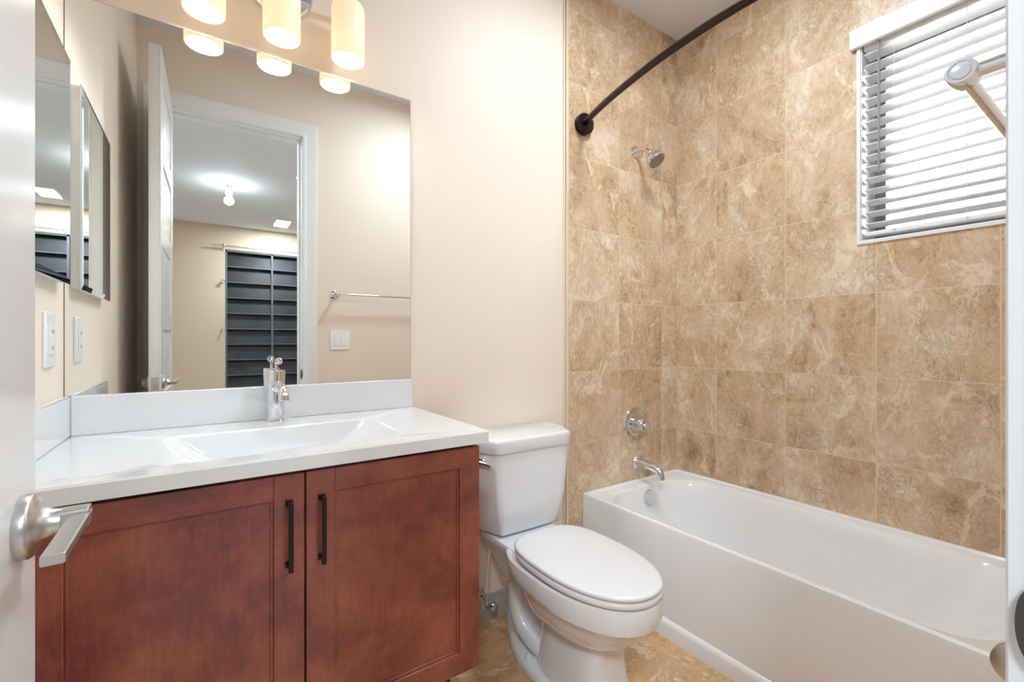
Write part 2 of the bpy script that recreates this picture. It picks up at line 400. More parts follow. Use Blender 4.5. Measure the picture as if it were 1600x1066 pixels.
for hz in (.25, 1.15, 2.1):
    bm = bmesh.new(); lathe(bm, [(0, 0), (.0055, 0), (.0055, .09), (0, .09)], (-.003, -.003, hz), (0, 0, 1), 12)
    obj('hinge', bm, M['nickel'], door)

# strike plate let into the jamb
bm = bmesh.new(); sz = E-.209; xp = DX1-.0052
box(bm, xp-.0012, xp, YF-.032, YF+.004, sz-.029, sz+.029)
k = 14; outl = [(YF+.002+.0085*math.sin(PI*i/k), sz-.027*math.cos(PI*i/k)) for i in range(k+1)]
f0 = [(xp-.0012, y, z) for y, z in outl]; f1 = [(xp+.0006+.0022*math.sin(PI*i/k), y, z) for i, (y, z) in enumerate(outl)]
va = [bm.verts.new(p) for p in f0]; vb = [bm.verts.new(p) for p in f1]
bm.faces.new(va); bm.faces.new(vb[::-1])
for i in range(k): bm.faces.new((va[i], vb[i], vb[i+1], va[i+1]))
bm.faces.new((va[k], vb[k], vb[0], va[0]))
tag(obj('strike_plate', bm, simple('dark_aged_nickel', (96, 94, 92), .35, .9), smooth=False), 'dark metal strike plate on the right door jamb', 'strike plate')

# ------------------------------------------------------------------ vanity
CT = E-.237                                                     # worktop height
V0, V1 = XL+.002, .606
vt = thing('vanity_cabinet', 'cherry stained wooden vanity cabinet with two shaker doors under the white top', 'cabinet', ((V0+V1)/2, 1.3, 0))
CB, CTOP = E-.862, CT-.034
bm = bmesh.new()
for q in ((V0, V0+.016, 1.056, YB-.001, CB+.004, CTOP), (V1-.016, V1, 1.056, YB-.001, CB+.004, CTOP), (V0+.016, V1-.016, 1.056, YB-.001, CB+.004, CB+.022),
          (V0+.016, V1-.016, YB-.010, YB-.001, CB+.022, CTOP-.12), (V0+.016, V1-.016, 1.060, 1.072, CTOP-.045, CTOP-.012), (.168, .189, 1.056, 1.072, CB+.022, CTOP-.030)):
    box(bm, *q)
box(bm, V0+.016, V1-.002, 1.070, 1.082, CTOP-.014, CTOP, 0)
obj('cabinet_body', bm, M['wood_v'], vt, bevel=.001)
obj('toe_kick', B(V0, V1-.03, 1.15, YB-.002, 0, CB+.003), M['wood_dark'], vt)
def shaker(xa, xb, name='cabinet_door'):
    z0, z1 = CB, E-.279; yf, yb = 1.035, 1.054; sw, rt_, rb_ = .058, .050, .055
    bm = bmesh.new()
    box(bm, xa, xa+sw, yf, yb, z0, z1, 0); box(bm, xb-sw, xb, yf, yb, z0, z1, 0)
    box(bm, xa+sw, xb-sw, yf, yb, z1-rt_, z1, 1); box(bm, xa+sw, xb-sw, yf, yb, z0, z0+rb_, 1)
    d = obj(name, bm, [M['wood_v'], M['wood_h']], vt, bevel=.0016, smooth=False)
    bm = bmesh.new()
    box(bm, xa+sw-.004, xb-sw+.004, yf+.0085, yb-.002, z0+rb_-.004, z1-rt_+.004)
    # narrow step along the inner edge of the frame
    e = .006
    for (a, c_, p, q) in ((xa+sw, xa+sw+e, z0+rb_, z1-rt_), (xb-sw-e, xb-sw, z0+rb_, z1-rt_), (xa+sw+e, xb-sw-e, z1-rt_-e*.6, z1-rt_), (xa+sw+e, xb-sw-e, z0+rb_, z0+rb_+e)):
        box(bm, a, c_, yf+.005, yf+.009, p, q)
    obj('door_panel', bm, M['wood_v'], d, bevel=.001, smooth=False)
    return d
obj('filler_strip', B(V0, V0+.030, 1.038, 1.056, CB, E-.279), M['wood_v'], vt, bevel=.001)
dl = shaker(V0+.0335, .1765); dr = shaker(.1800, V1-.002)
def pull(x, par):
    z0, z1, yf = E-.472, E-.330, 1.035
    bm = bmesh.new()
    box(bm, x-.0045, x+.0045, yf-.030, yf-.022, z0, z1)
    for z in (z0+.004, z1-.011): box(bm, x-.0045, x+.0045, yf-.026, yf, z, z+.007)
    for z in (z0+.001, z1-.014): box(bm, x-.0075, x+.0075, yf-.004, yf, z, z+.013)
    p = obj('pull_handle', bm, M['pull'], par, bevel=.0009); p['label'] = 'slim black bar pull'
pull(.147, dl); pull(.2105, dr)

# worktop with integral basin
ct = thing('washbasin', 'glossy white washbasin counter with integral rectangular basin and low backsplash', 'countertop', ((XL+.622)/2, 1.3, CT-.032))
X0, X1, Y0, Y1 = XL, .624, 1.018, YB
K = 7
bm = bmesh.new()
sx0, sx1, sy0, sy1 = -.085, .425, 1.075, 1.392
rings = [at_z(rr(X0, X1, Y0, Y1, .004, K), CT-.032), at_z(rr(X0, X1, Y0, Y1, .004, K), CT-.004),
         at_z(rr(X0, X1-.003, Y0+.003, Y1, .004, K), CT),
         at_z(rr(sx0, sx1, sy0, sy1, .035, K), CT), at_z(rr(sx0+.006, sx1-.006, sy0+.005, sy1-.005, .034, K), CT-.004),
         at_z(rr(sx0+.045, sx1-.045, sy0+.018, sy1-.014, .034, K), CT-.040),
         at_z(rr(sx0+.105, sx1-.105, sy0+.034, sy1-.024, .035, K), CT-.085),
         at_z(rr(sx0+.130, sx1-.130, sy0+.050, sy1-.036, .035, K), CT-.098),
         at_z(rr(sx0+.20, sx1-.20, sy0+.11, sy1-.10, .03, K), CT-.102)]
loft(bm, rings, cap1=True)
# underside
box(bm, X0, sx0-.005, Y0+.01, Y1, CT-.0325, CT-.0315); box(bm, sx1+.005, X1, Y0+.01, Y1, CT-.0325, CT-.0315)
obj('countertop', bm, M['counter'], ct, ang=30)
obj('backsplash', B(XL+.0145, .618, YB-.019, YB, CT, CT+.100), M['counter'], ct, bevel=.003, seg=3)
obj('side_splash', B(XL, XL+.0145, Y0+.006, YB, CT, CT+.100), M['counter'], ct, bevel=.003, seg=3)
bm = bmesh.new(); lathe(bm, [(0, .001), (.012, .002), (.022, .002), (.0235, 0)], (.170, 1.235, CT-.1015), (0, 0, 1), 32)
obj('drain', bm, M['chrome'], ct)

# faucet
fx, fy = .177, 1.487
ft = thing('basin_faucet', 'tall slim chrome single-hole faucet behind the basin', 'faucet', (fx, fy, CT))
bm = bmesh.new()
lathe(bm, [(0, 0), (.030, 0), (.0305, .003), (.0285, .006), (.0225, .007), (.0225, .112), (.0215, .1125), (.0215, .1145), (.0232, .115), (.0232, .122), (.0232, .148), (.0225, .151), (0, .151)], (fx, fy, CT), (0, 0, 1), 44)
obj('faucet_body', bm, M['chrome'], ft, ang=30)
bm = bmesh.new()
p = smooth_path([(fx, fy-.014, CT+.104), (fx+.001, fy-.06, CT+.107), (fx+.003, fy-.112, CT+.103), (fx+.004, fy-.124, CT+.085)], 6)
tube(bm, p, .0115, 20)
lathe(bm, [(0, 0), (.0135, 0), (.0142, .003), (.0142, .017), (.012, .019), (0, .019)], (fx+.004, fy-.126, CT+.072), (0, .12, 1), 28)
obj('spout', bm, M['chrome'], ft, ang=40)
bm = bmesh.new()
lathe(bm, [(.0145, 0), (.0165, .002), (.0165, .008), (.013, .010), (0, .010)], (fx, fy-.021, CT+.104), (0, -1, 0), 28)
obj('spout_collar', bm, M['chrome'], ft, ang=40)
bm = bmesh.new()
lathe(bm, [(0, 0), (.0045, 0), (.0045, .022), (0, .022)], (fx, fy, CT+.150), (0, 0, 1), 16)
tube(bm, [(fx, fy+.008, CT+.171), (fx+.002, fy-.030, CT+.178)], .0048, 14)
for i in range(24):   # small ring at the end of the lever
    pass
seg = [(fx+.002+.0075*math.cos(2*PI*i/20), fy-.037+.0*i, CT+.178+.0075*math.sin(2*PI*i/20)) for i in range(21)]
tube(bm, seg, .0028, 8, cap=False)
obj('lever', bm, M['chrome'], ft, ang=40)

# ------------------------------------------------------------------ vanity mirror
mt = thing('wall_mirror', 'large frameless mirror on the wall above the vanity', 'mirror', (.164, YB, CT+.1))
MX0, MX1, MZ0, MZ1 = XL+.002, .613, CT+.1005, E+.863
obj('glass', B(MX0, MX1, YB-.005, YB-.0045, MZ0, MZ1), M['mirror'], mt, smooth=False)
bm = bmesh.new(); box(bm, MX0-.0008, MX1+.0008, YB-.0044, YB-.0004, MZ0-.0004, MZ1+.0008)
obj('glass_edge', bm, M['mirror_edge'], mt, smooth=False)
bm = bmesh.new()
for x in (.02, .31):
    box(bm, x, x+.02, YB-.0075, YB-.001, MZ1-.004, MZ1+.006)

bm.free()

# ------------------------------------------------------------------ medicine cabinet on the left wall
mc = thing('medicine_cabinet', 'mirrored medicine cabinet recessed in the left wall beside the big mirror', 'cabinet', (XL, 1.266, E+.133))
obj('cabinet_box', B(XL, XL+.020, 1.052, 1.4800, E+.137, E+.664), simple('white_cabinet_box', (215, 214, 210), .4), mc, bevel=.001)
bm = bmesh.new(); y_a, y_b, z_a, z_b, bv = 1.048, 1.4835, E+.133, E+.668, .014
xf = XL+.025
o1 = [(XL+.020, y_a, z_a), (XL+.020, y_b, z_a), (XL+.020, y_b, z_b), (XL+.020, y_a, z_b)]
o2 = [(xf-.0022, y_a, z_a), (xf-.0022, y_b, z_a), (xf-.0022, y_b, z_b), (xf-.0022, y_a, z_b)]
o3 = [(xf, y_a+bv, z_a+bv), (xf, y_b-bv, z_a+bv), (xf, y_b-bv, z_b-bv), (xf, y_a+bv, z_b-bv)]
loft(bm, [o2, o3], cap1=True)
obj('mirror_door', bm, M['mirror'], mc, smooth=False)
obj('door_back', B(XL+.020, xf-.0023, y_a, y_b, z_a, z_b), M['trim'], mc, smooth=False)

# outlet and switches
def plate(name, label, cat, c, wd, ht, axis, rockers, slots=False):
    """axis: 'x' = on the left wall facing +x, 'y' = on the doorway wall facing +y"""
    o = thing(name, label, cat, c); x, y, z = c
    def bb(a0, a1, d0, d1, z0, z1, m, nm, par=o, bev=.001):
        if axis == 'x': b_ = B(x+d0, x+d1, y+a0, y+a1, z+z0, z+z1)
        else: b_ = B(x+a0, x+a1, y+d0, y+d1, z+z0, z+z1)
        return obj(nm, b_, m, par, bevel=bev)
    bb(-wd/2, wd/2, 0, .006, -ht/2, ht/2, M['plate'], 'cover_plate', bev=.002)
    n = len(rockers)
    for i, a in enumerate(rockers):
        r_ = bb(a-.0165, a+.0165, .006, .009, -.0335, .0335, M['plate'], 'receptacle' if slots else 'rocker')
        if slots:
            for zz in (-.018, .018):
                for aa in (-.006, .006): bb(a+aa-.001, a+aa+.001, .009, .0094, zz-.004, zz+.004, M['hole'], 'slot', r_, 0)
        for zz in (-ht/2+.010, ht/2-.010): bb(a-.003, a+.003, .006, .0068, zz-.003, zz+.003, M['trim'], 'screw', bev=.0008)
    return o
plate('electrical_outlet', 'white wall outlet on the left wall above the vanity side splash', 'outlet', (XL, 1.402, E+.002), .078, .122, 'x', [0], True)
plate('light_switch', 'white double rocker light switch beside the doorway, seen in the mirror', 'light switch', (.727, YF, E+.002), .122, .122, 'y', [-.023, .023])

# ------------------------------------------------------------------ towel bar and paper holder on the doorway wall
tb = thing('towel_bar', 'polished chrome towel bar on the wall beside the doorway', 'towel bar', (.69, YF, E+.290))
TX0, TX1, TYB, TZ = .692, 1.28, YF+.0735, E+.293
for x in (TX0, TX1):
    bm = bmesh.new()
    lathe(bm, [(0, 0), (.027, 0), (.027, .006), (.021, .010), (.0078, .013), (.0072, .064), (0, .064)], (x, YF, TZ), (0, 1, 0), 36)
    sg = -1 if x == TX0 else 1
    lathe(bm, [(0, -.012), (.0128, -.012), (.0135, -.010), (.0135, .0125), (.0126, .0145), (.0104, .0145), (.0098, .0128), (.0086, .0128), (.0080, .0146), (.0, .0150)], (x, TYB, TZ), (sg, 0, 0), 44)
    obj('post', bm, M['chrome'], tb, ang=30)
bm = bmesh.new(); tube(bm, [(TX0, TYB, TZ), (TX1, TYB, TZ)], .0066, 24); obj('bar', bm, M['chrome'], tb)
tp = thing('paper_holder', 'chrome toilet paper holder low on the wall beside the doorway', 'paper holder', (.86, YF, E-.44))
px, pz = .868, E-.421
bm = bmesh.new()
lathe(bm, [(0, 0), (.026, 0), (.026, .006), (.012, .012), (.011, .05), (0, .05)], (px, YF, pz), (0, 1, 0), 36)
lathe(bm, [(0, -.010), (.024, -.010), (.0265, -.007), (.0270, .004), (.0262, .0062), (.020, .0085), (.010, .010), (0, .0102)], (px, YF+.054, pz), (-1, 0, 0), 44)
obj('post', bm, M['nickel'], tp, ang=30)
bm = bmesh.new(); tube(bm, [(px, YF+.05, pz), (px+.15, YF+.05, pz)], .009, 20); obj('roller', bm, M['nickel'], tp)

# ------------------------------------------------------------------ vanity light
SX = [.001, .188, .3745]; SY, SZ0, SZ1, SR = 1.457, E+.878, E+1.052, .0495
vl = thing('vanity_light', 'three-shade vanity light with opal glass cylinders above the mirror', 'wall light', (.188, YB, E+1.075))
bm = bmesh.new(); lathe(bm, [(0, 0), (.098, 0), (.098, .008), (.094, .016), (.088, .020), (0, .022)], (.192, YB, E+1.085), (0, -1, 0), 64)
obj('back_plate', bm, M['chrome'], vl, ang=30)
bm = bmesh.new(); tube(bm, [(.192, YB-.01, E+1.085), (.192, YB-.060, E+1.083)], .012, 18)
tube(bm, [(-.045, YB-.055, E+1.083), (.420, YB-.055, E+1.083)], .0075, 18)
obj('arm', bm, M['chrome'], vl)
for sx in SX:
    bm = bmesh.new(); tube(bm, smooth_path([(sx, YB-.055, E+1.083), (sx, SY+.004, E+1.083), (sx, SY, E+1.070), (sx, SY, E+1.050)], 5), .007, 14)
    lathe(bm, [(0, 0), (.026, 0), (.030, .004), (.030, .012), (0, .016)], (sx, SY, SZ1-.002), (0, 0, 1), 36)
    obj('shade_holder', bm, M['chrome'], vl, ang=40)
    bm = bmesh.new()
    lathe(bm, [(.020, .172), (.040, .172), (.0465, .168), (SR, .158), (SR, .002), (SR-.001, 0), (SR-.004, 0), (SR-.005, .002), (SR-.005, .155), (.042, .164), (.020, .166)], (sx, SY, SZ0), (0, 0, 1), 56)
    sh = obj('shade', bm, M['opal'], vl, ang=50)
    bm = bmesh.new()
    lathe(bm, [(0, 0), (.012, .002), (.024, .012), (.030, .028), (.028, .048), (.018, .072), (.013, .085), (.013, .115), (0, .115)], (sx, SY, SZ0+.048), (0, 0, 1), 32)
    obj('bulb', bm, M['bulb'], sh)
    lamp('vanity_lamp', 'POINT', (sx, SY, SZ0+.030), P_VANITY, WARM, radius=.028)

# ------------------------------------------------------------------ tub
TH = E-.705; TX, TY0 = 1.448, YF+.012; TXR, TYR = XR-.001, YB-.011
tt = thing('bathtub', 'white alcove bathtub with a flat apron under the tiled walls', 'bathtub', (1.80, .8, 0))
K = 10; bm = bmesh.new()
def ring_t(x0, x1, y0_, y1_, r, z): return at_z(rr(x0, x1, y0_, y1_, r, K), z)
near = [.15, .19, .13, .17]   # radii (x1y0, x1y1, x0y1, x0y0)
def R4(s): return [q*s for q in near]
ix0, ix1, iy0, iy1 = 1.500, 2.088, .205, 1.462
rings = [ring_t(TX, TXR, TY0, TYR, .003, 0.004), ring_t(TX, TXR, TY0, TYR, .003, TH-.012), ring_t(TX+.003, TXR, TY0, TYR, .005, TH-.003),
         ring_t(TX+.011, TXR, TY0, TYR, .008, TH),
         ring_t(TX+.018, TXR-.014, TY0+.012, TYR-.014, .010, TH), ring_t(TX+.021, TXR-.020, TY0+.016, TYR-.020, .012, TH-.007),
         ring_t(ix0-.012, ix1+.012, iy0-.012, iy1+.012, R4(1.05), TH-.009), ring_t(ix0, ix1, iy0, iy1, R4(1.0), TH-.014),
         ring_t(ix0+.008, ix1-.008, iy0+.010, iy1-.006, R4(1.0), TH-.030),
         ring_t(ix0+.030, ix1-.030, iy0+.085, iy1-.028, R4(.95), TH-.14),
         ring_t(ix0+.050, ix1-.050, iy0+.17, iy1-.052, R4(.9), TH-.25),
         ring_t(ix0+.072, ix1-.072, iy0+.25, iy1-.082, R4(.85), TH-.325),
         ring_t(ix0+.110, ix1-.110, iy0+.30, iy1-.125, R4(.7), TH-.350),
         ring_t(ix0+.19, ix1-.19, iy0+.42, iy1-.24, R4(.4), TH-.356)]
loft(bm, rings, cap1=True)
obj('tub_shell', bm, M['acrylic'], tt, ang=24)
bm = bmesh.new()
prof = [(0, 0), (-.014, 0), (-.014, .048), (-.012, .056), (-.004, .066), (0, .068)]
loft(bm, [[(TX+.002+x, y, z+.0) for x, z in prof] for y in (TY0, TYR)], cap0=True, cap1=True)
obj('base_lip', bm, M['acrylic'], tt, ang=25)
bm = bmesh.new()
oc = (1.802, iy1-.014, E-.768)
lathe(bm, [(0, 0), (.034, 0), (.036, .004), (.036, .014), (.034, .017), (0, .018)], oc, (0, -1, .25), 44)
o_ = obj('overflow_cover', bm, M['chrome'], tt, ang=30); o_['label'] = 'round chrome overflow cover'
bm = bmesh.new(); lathe(bm, [(0, .004), (.02, .004), (.03, .002), (.033, 0)], (1.80, 1.18, TH-.3555), (0, 0, 1), 30)
obj('drain', bm, M['chrome'], tt)

# tub filler, valve, shower head
YT = YB-.010
sp = thing('tub_spout', 'chrome tub spout with diverter low on the tiled wall', 'spout', (1.822, YT, E-.618))
bm = bmesh.new(); q = E-.617; sx = 1.820
lathe(bm, [(0, 0), (.033, 0), (.034, .004), (.032, .010), (.027, .014), (.0235, .018), (0, .018)], (sx, YT, q), (0, -1, 0), 40)
pts = smooth_path([(sx, YT-.012, q), (sx, YT-.06, q-.001), (sx, YT-.110, q-.006), (sx, YT-.142, q-.020), (sx, YT-.152, q-.055)], 6)
tube(bm, pts, [.0225-.005*min(1, i/20) for i in range(len(pts))], 26)
obj('spout_body', bm, M['chrome'], sp, ang=40)
bm = bmesh.new(); lathe(bm, [(0, 0), (.003, 0), (.003, .014), (.0055, .016), (.0055, .024), (0, .026)], (sx, YT-.140, q+.004), (0, 0, 1), 16)
obj('diverter_knob', bm, M['chrome'], sp)
va_ = thing('shower_valve', 'round chrome shower valve with lever handle on the tiled wall', 'valve', (1.811, YT, E-.42))
vx, vz = 1.811, E-.421
bm = bmesh.new(); lathe(bm, [(0, 0), (.084, 0), (.085, .003), (.083, .006), (.060, .0085), (.056, .011), (.050, .0095), (0, .010)], (vx, YT, vz), (0, -1, 0), 64)
obj('escutcheon', bm, M['chrome'], va_, ang=25)
bm = bmesh.new()
lathe(bm, [(0, .008), (.028, .008), (.029, .011), (.029, .022), (.0255, .023), (.0255, .027), (.029, .028), (.029, .034), (.0255, .035), (.0255, .040), (.031, .042), (.031, .058), (.028, .064), (.012, .066), (.009, .070), (.009, .088), (0, .088)], (vx, YT, vz), (0, -1, 0), 44)
obj('valve_stem', bm, M['chrome'], va_, ang=28)
bm = bmesh.new(); loft(bm, [[(vx+a, YT-.086+b_, vz+z) for a, b_ in rr(-.0055, .0055, -.005, .005, .002, 3)] for z in (.016, -.090)], cap0=True, cap1=True)
obj('lever', bm, M['chrome'], va_, bevel=.001)
sh_ = thing('wall_shower', 'small chrome shower head on a short arm high on the tiled wall', 'shower head', (1.806, YT, E+.958))
hx, hz = 1.806, E+.958
bm = bmesh.new()
lathe(bm, [(0, 0), (.031, 0), (.031, .003), (.026, .010), (.014, .014), (0, .014)], (hx, YT, hz), (0, -1, 0), 36)
pe = Vector((hx, YT-.092, hz-.034))
tube(bm, smooth_path([(hx, YT-.006, hz), (hx, YT-.035, hz+.002), (hx, YT-.065, hz-.010), pe], 6), .0105, 18)
obj('shower_arm', bm, M['chrome'], sh_, ang=35)
hd = Vector((.10, -.62, -.80)).normalized()
bm = bmesh.new()
lathe(bm, [(0, -.004), (.014, -.004), (.015, .004), (.013, .010), (.016, .016), (.030, .030), (.040, .040), (.0455, .046), (.047, .052), (.047, .062), (.044, .066), (.041, .0665), (0, .0665)], pe, hd, 48)
obj('head_body', bm, M['chrome'], sh_, ang=30)
bm = bmesh.new(); lathe(bm, [(.0412, .0662), (.0405, .069), (0, .0705)], pe, hd, 48)
u_, v_, d_ = frame_of(hd)
for R_, n_ in ((.010, 6), (.021, 12), (.032, 18)):
    for i in range(n_):
        a = 2*PI*i/n_; c_ = pe+d_*.0695+u_*(R_*math.cos(a))+v_*(R_*math.sin(a))
        lathe(bm, [(.0021, 0), (.0017, .0035), (0, .0035)], c_, hd, 8)
obj('spray_face', bm, M['chrome_dim'], sh_, ang=30)

# curved shower curtain rod
cr = thing('curtain_rod', 'curved dark bronze shower curtain rod high above the tub', 'curtain rod', (1.446, YB, E+.995))
rz = E+.995
bm = bmesh.new()
pts = [(1.446, YT-.012, rz), (1.425, 1.470, rz), (1.386, 1.335, rz), (1.355, 1.19, rz), (1.333, 1.06, rz), (1.321, .95, rz), (1.313, .80, rz), (1.316, .66, rz), (1.327, .52, rz), (1.348, .385, rz), (1.384, .25, rz), (1.420, .145, rz), (1.446, YF+.02, rz)]
tube(bm, smooth_path(pts, 5), .0135, 22); obj('rod', bm, M['bronze'], cr)
for yy, sg in ((YT, -1), (YF+.010, 1)):
    bm = bmesh.new()
    lathe(bm, [(0, 0), (.047, 0), (.048, .004), (.048, .026), (.043, .032), (.024, .034), (.020, .030), (0, .030)], (1.446, yy, rz), (0, sg, 0), 48)
    obj('flange', bm, M['bronze2'], cr, ang=30)

# ------------------------------------------------------------------ window over the tub
bm = bmesh.new()
t_ = .012
for (a, b_, c_, d__) in ((WY0-t_, WY0+.001, WZ0-t_, WZ1+t_), (WY1-.001, WY1+t_, WZ0-t_, WZ1+t_), (WY0, WY1, WZ0-t_, WZ0+.001), (WY0, WY1, WZ1-.001, WZ1+t_)):
    box(bm, XR-.006, XR+.005, a, b_, c_, d__)
box(bm, XR, XR+.20, WY1-.004, WY1-.0005, WZ0, WZ1); box(bm, XR, XR+.20, WY0+.0005, WY0+.004, WZ0, WZ1)
box(bm, XR, XR+.20, WY0, WY1, WZ0+.0005, WZ0+.004); box(bm, XR, XR+.20, WY0, WY1, WZ1-.004, WZ1-.0005)
struct('window_1', bm, M['trim'], 'window with white frame over the bathtub', 'window', bevel=.001)
win = bpy.data.objects['window_1']; ORG['window_1'] = Vector()
bm = bmesh.new(); fw = .035
box(bm, XR+.14, XR+.18, WY1-.004-fw, WY1-.004, WZ0, WZ1); box(bm, XR+.14, XR+.18, WY0+.004, WY0+.004+fw, WZ0, WZ1)
box(bm, XR+.14, XR+.18, WY0, WY1, WZ0+.004, WZ0+.004+fw); box(bm, XR+.14, XR+.18, WY0, WY1, WZ1-fw, WZ1-.004)
obj('window_sash', bm, M['winframe'], win, bevel=.002)
obj('pane', B(XR+.158, XR+.161, WY0+.03, WY1-.03, WZ0+.03, WZ1-.03), M['glass'], win, smooth=False)
bl = thing('window_blind', 'white horizontal slat blind hanging in the window over the tub', 'blind', (XR+.03, (WY0+WY1)/2, WZ1))
bm = bmesh.new()
ya, yb_ = WY0-.035, WY1+.028
prof = [(0, 0), (-.008, .002), (-.011, .010), (-.009, .018), (-.012, .024), (-.012, .058), (-.015, .064), (-.013, .072), (-.004, .077), (.006, .077), (.006, 0)]
zv = E+1.156
loft(bm, [[(XR-.016+x, y, zv+z) for x, z in prof] for y in (ya, yb_)], cap0=True, cap1=True)
box(bm, XR-.012, XR-.006, yb_-.010, yb_, zv, zv+.077); box(bm, XR-.012, XR-.002, ya, ya+.010, zv, zv+.077)
obj('valance', bm, M['blind'], bl, bevel=.001, ang=30)
obj('head_rail', B(XR+.006, XR+.062, WY0+.008, WY1-.008, WZ1-.045, WZ1-.006), M['blind'], bl, bevel=.002)
bm = bmesh.new(); xs_, tilt = XR+.034, math.radians(-12)
nsl = 16; z_b = WZ0+.042; pitch = (E+1.148-z_b)/nsl
for i in range(nsl):
    zc = z_b+.022+i*pitch
    cs = [(-.025, 0), (-.0125, .0022), (0, .003), (.0125, .0022), (.025, 0), (.025, -.0026), (.0125, -.0004), (0, .0004), (-.0125, -.0004), (-.025, -.0026)]
    loft(bm, [[(xs_+x*math.cos(tilt)-z*math.sin(tilt), y, zc+x*math.sin(tilt)+z*math.cos(tilt)) for x, z in cs] for y in (WY0+.010, WY1-.010)], cap0=True, cap1=True)
obj('slats', bm, M['blind'], bl, ang=50)
obj('bottom_rail', B(xs_-.026, xs_+.026, WY0+.010, WY1-.010, z_b-.022, z_b-.006), M['blind'], bl, bevel=.003)
for yy in (.590, .392, .194):
    bm = bmesh.new()
    for dx in (-.028, .028): tube(bm, [(xs_+dx, yy, z_b-.008), (xs_+dx, yy, WZ1-.03)], .0007, 6)
    lathe(bm, [(0, 0), (.004, 0), (.004, .004), (0, .005)], (xs_-.027, yy, z_b-.012), (-1, 0, 0), 10)
    obj('ladder_cord', bm, M['cord'], bl)
bm = bmesh.new(); tube(bm, [(XR-.004, .634, E+.648), (XR-.004, .634, E+1.160)], .0042, 8); obj('tilt_wand', bm, M['wand'], bl)

# ------------------------------------------------------------------ toilet
TCX = .996
to = thing('toilet', 'white two-piece toilet with closed lid between vanity and bathtub', 'toilet', (TCX, 1.15, 0))
def half_plan(pts, cx=TCX):
    """mirror a right-hand outline (dx, y) listed front to back into a closed ring"""
    return [(cx+dx, y) for dx, y in pts]+[(cx-dx, y) for dx, y in reversed(pts)]
def tank_ring(w_, yf, yb__, z, n=6, cx=TCX+.018):
    pts = [(0.0001, yf), (w_*.38, yf+.001), (w_*.62, yf+.002), (w_*.745, yf+.004), (w_*.775, yf+.013), (w_*.86, yf+.045), (w_*.94, yf+.078), (w_*.98, yf+.105), (w_, yf+.14), (w_, yb__-.006), (w_*.985, yb__), (w_*.5, yb__), (.0001, yb__)]
    return [(x, y, z) for x, y in half_plan(pts, cx)]
TB, TT = E-.712, E-.402
bm = bmesh.new()
yw = YB-.012
rings = []
for s, w_, yf in ((0, .156, 1.366), (.02, .165, 1.356), (.06, .171, 1.350), (.16, .181, 1.344), (.35, .197, 1.339), (.6, .208, 1.336), (.85, .214, 1.334), (1, .2165, 1.333)):
    rings.append(tank_ring(w_*1.02, yf, yw, TB+(TT-TB)*s))
loft(bm, rings, cap0=True, cap1=True)
obj('tank', bm, M['porcelain'], to, ang=60)
bm = bmesh.new()
lz0, lz1 = TT-.002, E-.351
rings = [tank_ring(.212, 1.336, yw, lz0), tank_ring(.222, 1.326, yw, lz0+.001), tank_ring(.224, 1.323, yw+.002, lz0+.007), tank_ring(.225, 1.321, yw+.003, lz1-.012),
         tank_ring(.2235, 1.3225, yw+.002, lz1-.005), tank_ring(.219, 1.327, yw-.001, lz1-.001), tank_ring(.212, 1.334, yw-.004, lz1)]
loft(bm, rings, cap0=True, cap1=True)
obj('tank_lid', bm, M['porcelain'], to, ang=60)
bm = bmesh.new()
fl = Vector((TCX+.018-.199, 1.385, E-.432)); nrm = Vector((-.87, -.5, 0)).normalized(); tang = Vector((nrm.y, -nrm.x, 0))
lathe(bm, [(0, -.006), (.017, -.006), (.018, .002), (.014, .008), (0, .009)], fl, nrm, 28)
hl = fl+nrm*.012
if tang.x < 0: tang = -tang
tube(bm, [hl+nrm*.0, hl+tang*.022+Vector((0, 0, -.002)), hl+tang*.048+Vector((0, 0, -.007))], [.0085, .0075, .006], 14)
obj('flush_lever', bm, M['chrome'], to, ang=40)['label'] = 'chrome flush lever'

def egg(w_, yb__, yf, z, n=48, cx=TCX-.008, back=.9, pw=2.15):
    """elongated seat outline: blunt at the back, rounded long front"""
    out = []; ym = yb__-(yb__-yf)*.46
    for i in range(n):
        a = 2*PI*i/n; c_, s_ = math.cos(a), math.sin(a)
        if s_ >= 0:
            e = 2/3.5; x = w_*math.copysign(abs(c_)**e, c_); y = ym+(yb__-ym)*abs(s_)**e
        else:
            e = 2/pw; x = w_*math.copysign(abs(c_)**e, c_); y = ym-(ym-yf)*abs(s_)**e
        if s_ >= 0: x *= 1-(1-back)*.42*(s_**1.3)
        out.append((cx+x, y, z))
    return out
ZR = E-.715                                                     # top of the china rim
bm = bmesh.new()
lt = ZR+.039
rings = [egg(.150, 1.262, .796, lt-.0125), egg(.161, 1.276, .781, lt-.0125), egg(.1635, 1.279, .778, lt-.010), egg(.1635, 1.279, .778, lt-.004), egg(.161, 1.276, .781, lt-.0005), egg(.153, 1.268, .790, lt+.001), egg(.10, 1.20, .87, lt+.0025), egg(.03, 1.10, 1.0, lt+.003)]
loft(bm, rings, cap0=True, cap1=True); lid = obj('seat_lid', bm, M['seat'], to, ang=60)
bm = bmesh.new()
rings = [egg(.148, 1.255, .800, ZR+.0055), egg(.162, 1.270, .781, ZR+.0055), egg(.165, 1.273, .777, ZR+.009), egg(.165, 1.273, .777, ZR+.018), egg(.162, 1.270, .781, ZR+.0225), egg(.150, 1.258, .796, ZR+.0228)]
loft(bm, rings, cap0=True, cap1=True); obj('seat_ring', bm, M['seat'], to, ang=60)
bm = bmesh.new()
